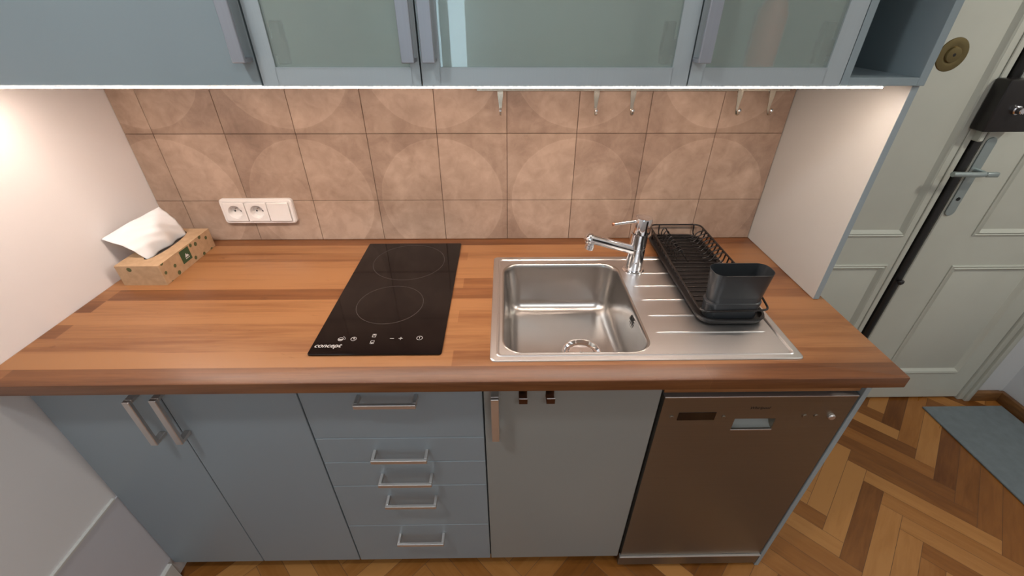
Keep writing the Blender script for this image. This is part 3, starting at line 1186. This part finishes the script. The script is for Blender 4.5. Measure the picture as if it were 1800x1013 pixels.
# top rim, dipping at the front where it carries the cutlery holder
rim_pts = [(gx0, gy0 + .04, RIMZ - .018), (gx0 + .0, gy0 + .19, RIMZ - .014), (gx0, gy1, RIMZ), (gx1, gy1, RIMZ), (gx1, gy0 + .06, RIMZ), (gx1, gy0 + .01, RIMZ - .010), (gx1 - .002, gy0 - .018, RIMZ - .014), (gx0 + .0, gy0 - .018, RIMZ - .018)]
MB().tube(rim_pts, .0026, closed=True, n=10, fillet=.022).done('rim_wire', M_blackwire, rk)
MB().tube([(gx0 + .012, gy0 + .012, rz + .018), (gx0 + .012, gy1 - .012, rz + .018), (gx1 - .012, gy1 - .012, rz + .018), (gx1 - .012, gy0 + .012, rz + .018)], wire, closed=True, n=8, fillet=.02).done('base_wire', M_blackwire, rk)
ny = 18
for i in range(ny):
    y = gy0 + .045 + (gy1 - .030 - gy0 - .045) * i / (ny - 1)
    zl = RIMZ - .018 + (.018 * max(0, min(1, (y - gy0 - .17) / (gy1 - gy0 - .17))))
    pts = [(gx0, y, zl), (gx0 + .004, y, rz + .024), (gx0 + .012, y, rz + .0205), (gx1 - .014, y, rz + .0205), (gx1 - .003, y, rz + .026), (gx1, y, RIMZ)]
    MB().tube(pts, wire, n=8, fillet=.008, fn=4).done('cross_wire', M_blackwire, rk)
# uprights at the far end
for x in (gx0 + .032, gx1 - .018):
    MB().tube([(x, gy1, RIMZ), (x, gy1 - .004, rz + .024), (x, gy1 - .014, rz + .0205)], wire, n=8, fillet=.006).done('end_wire', M_blackwire, rk)
MB().tube([(gx0 + .002, gy0 + .02, RIMZ - .018), (gx0 + .002, gy0 + .022, rz + .024), (gx0 + .014, gy0 + .022, rz + .017), (gx0 + .030, gy0 + .022, rz + .018)], wire, n=8, fillet=.008).done('end_wire', M_blackwire, rk)
# plate dividers: arched loops
for i in range(8):
    y = gy1 - .040 - i * .0205
    x = gx0 + .036
    tp = rz + .056
    pts = [(x - .009, y - .006, rz + .0205), (x - .008, y, tp - .010), (x - .004, y + .001, tp), (x + .004, y + .001, tp), (x + .009, y, tp - .010), (x + .016, y - .006, rz + .034), (x + .026, y - .008, rz + .0225)]
    MB().tube(pts, .0018, n=8, fillet=.006, fn=4).done('divider_loop', M_blackwire, rk)
    pts = [(gx1 - .050, y - .004, rz + .0215), (gx1 - .034, y - .004, rz + .0225), (gx1 - .024, y - .004, rz + .042), (gx1 - .012, y - .004, rz + .048), (gx1 - .001, y - .004, RIMZ - .001)]
    MB().tube(pts, .0018, n=8, fillet=.008, fn=4).done('divider_wire', M_blackwire, rk)

# cutlery holder
hd = empty('cutlery_holder', (1.566, -.455, rz + .016), 'tall dark grey oval cutlery cup at the near end of the dish rack', 'cutlery holder')
b = MB()
hb0, ht = rz + .0058, WT + .136
prof = []
for tt, ex, ey in ((0, .014, .005), (.03, .008, .001), (.30, .006, .0), (.31, .0045, .0), (.36, .0040, .0), (.38, .010, .003), (.40, .0085, .002), (1.0, -.0, -.006)):
    prof.append(rrect(1.4990 + ex * .9, 1.6400 - ex * .9, -.4660 + ey, -.4170 - ey, .0215 - ey, hb0 + (ht - hb0) * tt, 8))
inn = []
for tt, ex in ((1.0, -.0024), (.98, -.0002), (.06, .0105)):
    inn.append(rrect(1.4990 + max(ex, -.001) * .9 + .0024, 1.6400 - max(ex, -.001) * .9 - .0024, -.4660 - .0038 + (1 - tt) * .009, -.4170 + .0038 - (1 - tt) * .009, .0200, hb0 + (ht - hb0) * tt, 8))
b.loft(prof + inn, cap0=True, cap1=True)
b.done('cup', M_holder, hd, smooth=40)

# ================================================================ tissue box
tx0, tx1, ty0, ty1, th = -.0085, .1085, -.2790, -.0465, .0600
tb = empty('tissue_box', ((tx0 + tx1) / 2, (ty0 + ty1) / 2, WT), 'low kraft cardboard tissue box with leaf print beside the left wall', 'tissue box')
b = MB()
otr = rrect(tx0, tx1, ty0, ty1, .0012, WT + th, 1)
slot = []
for i in range(24):
    a = 2 * math.pi * i / 24
    slot.append(Vector((.0500 + .022 * math.cos(a), -.155 + .088 * math.sin(a), WT + th)))
b.plate_hole(otr, [slot])
b.loft([otr, [Vector((p.x, p.y, WT + .0003)) for p in otr]], cap1=True)
b.loft([slot, [Vector((p.x, p.y, WT + th - .0012)) for p in slot]])
bmesh.ops.remove_doubles(b.bm, verts=b.bm.verts, dist=1e-5)
bx = b.done('carton', M_kraft, tb, smooth=0)
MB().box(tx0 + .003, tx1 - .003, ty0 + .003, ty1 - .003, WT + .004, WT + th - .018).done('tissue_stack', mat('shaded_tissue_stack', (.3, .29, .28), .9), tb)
# green label with a little white mountain-like mark
MB().box(tx1 + .00005, tx1 + .0005, -.1960, -.1560, WT + .018, WT + .056).done('green_label', M_green, tb)
b = MB()
for ya, yb_, zt_ in ((-.1810, -.1690, .0430), (-.1755, -.1640, .0385)):
    v = [b.bm.verts.new(p) for p in ((tx1 + .0007, ya, WT + .031), (tx1 + .0007, yb_, WT + .031), (tx1 + .0007, (ya + yb_) / 2, WT + zt_))]
    b.bm.faces.new(v)
b.box(tx1 + .0005, tx1 + .0008, -.1815, -.1635, WT + .0265, WT + .0280)
b.done('label_mark', M_tissue, tb)
# tissue sheet pulled up out of the slot
b = MB()
A, B_, C_, D_ = Vector((.046, -.232, WT + th - .006)), Vector((.056, -.078, WT + th - .006)), Vector((.030, -.095, 1.0760)), Vector((-.0385, -.240, 1.0480))
NU, NV = 34, 34
rr1 = random.Random(5)
grid = []
for i in range(NU + 1):
    row = []
    u = i / NU
    for j in range(NV + 1):
        v = j / NV
        p = A.lerp(B_, u).lerp(D_.lerp(C_, u), v)
        bel = math.sin(math.pi * v)
        nrm = Vector((.75, -.35, .55)).normalized()
        fold = .006 * math.sin(5 * u + 4 * v + 1.0) * v + .0025 * math.sin(11 * u - 9 * v) * v + .0012 * math.sin(23 * v + 15 * u * u)
        p = p + nrm * (.030 * bel * (.4 + .6 * math.sin(math.pi * u)) + fold * min(1, v * 3))
        # pinch toward the slot
        p.x += .004 * math.sin(14 * u) * (1 - v)
        p.x = max(p.x, XL + .004)
        row.append(b.bm.verts.new(p))
    grid.append(row)
for i in range(NU):
    for j in range(NV):
        b.bm.faces.new((grid[i][j], grid[i + 1][j], grid[i + 1][j + 1], grid[i][j + 1]))
ts = b.done('tissue', M_tissue, smooth=80)
md = ts.modifiers.new('thick', 'SOLIDIFY')
md.thickness = .0006
tag(ts, 'white paper tissue standing up out of the kraft box', 'tissue')

# ================================================================ entry doors


def panel_mould(b, x0, x1, z0, z1, y, w_=.020, d_=.010):
    """a moulded frame round a slightly raised field, on the face y"""
    prof = [(0, 0), (.0, .004), (.004, .007), (.009, .003), (.013, .008), (.018, .002), (.024, -.004)]
    rings = []
    for s_, h_ in prof:
        rings.append([Vector((px, y - h_, pz)) for px, pz in ((x0 + s_, z0 + s_), (x1 - s_, z0 + s_), (x1 - s_, z1 - s_), (x0 + s_, z1 - s_))])
    b.loft(rings)
    # sloping border and raised field
    q = .024
    r2 = [[Vector((px, yy, pz)) for px, pz in ((x0 + k, z0 + k), (x1 - k, z0 + k), (x1 - k, z1 - k), (x0 + k, z1 - k))] for k, yy in ((q, y + .004), (q + .028, y - .003))]
    b.loft(r2, cap1=True)


def leaf(name, x0, x1, y, panels):
    b = MB()
    outer_ = [Vector((px, y, pz)) for px, pz in ((x0, .012), (x1, .012), (x1, 2.30), (x0, 2.30))]
    holes = [[Vector((px, y, pz)) for px, pz in ((a, c), (b_, c), (b_, d__), (a, d__))] for a, b_, c, d__ in panels]
    b.plate_hole(outer_, holes, Vector((0, -1, 0)))
    b.loft([outer_, [p + Vector((0, .028, 0)) for p in outer_]], cap1=True)
    for a, b_, c, d__ in panels:
        panel_mould(b, a, b_, c, d__, y)
    bmesh.ops.remove_doubles(b.bm, verts=b.bm.verts, dist=1e-5)
    o = b.done(name, M_door, smooth=25)
    return tag(o, kind='structure')


LG, RG = 2.532, 2.572
d1 = leaf('door_1', 1.97, LG, DOORY, [(2.06, 2.487, .86, 2.2), (2.06, 2.487, .12, .742)])
d2 = leaf('door_2', RG, 3.170, DOORY, [(2.74, 3.085, .862, 2.2), (2.74, 3.085, .170, .735)])
# bead along the meeting edge of the right leaf
MB().box(RG + .002, RG + .040, DOORY - .008, DOORY + .0, .013, 2.29, .003, 2).done('edge_bead', M_door, d2)
MB().box(LG - .020, LG, DOORY - .005, DOORY + .0, .013, 2.29, .002, 2).done('edge_bead', M_door, d1)
# casing right of the door
b = MB()
b.box(3.172, 3.214, DOORY - .010, DOORY + .028, 0.0, 2.36, .004, 2)
b.box(3.196, 3.222, DOORY - .022, DOORY + .0, 0.0, 2.36, .004, 2)
b.box(1.952, 3.214, DOORY - .010, DOORY + .028, 2.304, 2.36, .004, 2)
tag(b.done('trim_3', M_door), kind='structure')
# dark gap behind the leaves and the black espagnolette rod with its guides
MB().box(LG - .004, RG + .004, DOORY + .020, DOORY + .030, .0, 2.3).done('gap_shadow', M_dark, d1)
rod = MB().box(LG + .006, RG - .008, DOORY - .012, DOORY + .006, .10, 1.235, .004, 2).box(LG + .006, RG - .008, DOORY - .012, DOORY + .006, 1.385, 2.26, .004, 2).done('bolt_rod', M_rod, d2)
MB().lathe([(.005, 0), (.006, .006), (.010, .010), (.011, .016), (.006, .020)], (2.553, DOORY - .012, .675), (0, -1, 0), 20).done('knob', M_lockbox, rod)
# surface lock box
b = MB().box(2.503, 2.640, DOORY - .052, DOORY - .001, 1.240, 1.388, .006, 3)
lb = b.done('rim_lock', M_lockbox, d2)
MB().lathe([(.013, 0), (.013, .006), (.010, .008), (.009, .020), (.007, .022)], (2.565, DOORY - .052, 1.305), (0, -1, 0), 24).done('lock_cylinder', M_chrome, lb)
MB().box(2.5635, 2.5665, DOORY - .078, DOORY - .072, 1.297, 1.313, .0008, 1).done('thumb_turn', M_chrome, lb)
MB().box(2.530, 2.546, DOORY - .030, DOORY - .001, 1.205, 1.242, .003, 1).done('keeper', M_door, lb)
# long plate and lever
b = MB()
pts = rrect(2.578, 2.612, .945, 1.215, .0165, 0, 6)
b.loft([[Vector((p.x, DOORY - .008, p.y)) for p in pts], [Vector((p.x, DOORY - .0115, p.y)) for p in pts], [Vector((2.595 + (p.x - 2.595) * .93, DOORY - .013, 1.08 + (p.y - 1.08) * .99)) for p in pts]], cap0=True, cap1=True)
hp = b.done('handle_plate', M_grey_zinc, d2)
b = MB()
b.tube([(2.595, DOORY - .012, 1.108), (2.595, DOORY - .052, 1.108), (2.565, DOORY - .056, 1.108), (2.480, DOORY - .056, 1.110)], .0085, n=14, fillet=.012)
b.box(2.590, 2.632, DOORY - .062, DOORY - .048, 1.100, 1.116, .004, 2)
b.done('lever', M_grey_zinc, hp)
MB().lathe([(.0065, 0), (.0065, .0015), (.003, .002)], (2.595, DOORY - .013, 1.008), (0, -1, 0), 20).done('keyhole', M_dark, hp)
# round brass rosette
ro = MB().lathe([(.046, 0), (.047, .003), (.043, .008), (.030, .010), (.022, .0085), (.020, .013), (.014, .014), (.0005, .0140)], (2.3330, DOORY + .003, 1.4475), (0, -1, 0), 40).done('lock_rosette', M_brass, d1)
MB().lathe([(.0045, 0), (.0045, .0004)], (2.3330, DOORY - .0108, 1.4475), (0, -1, 0), 16).done('keyhole', M_dark, ro)

# doormat
dm = MB().box(2.965, 3.338, -.80, .070, .0005, .0085, .002, 2).done('doormat', M_mat)
tag(dm, 'flat blue-grey doormat on the parquet beside the hall wall', 'doormat')
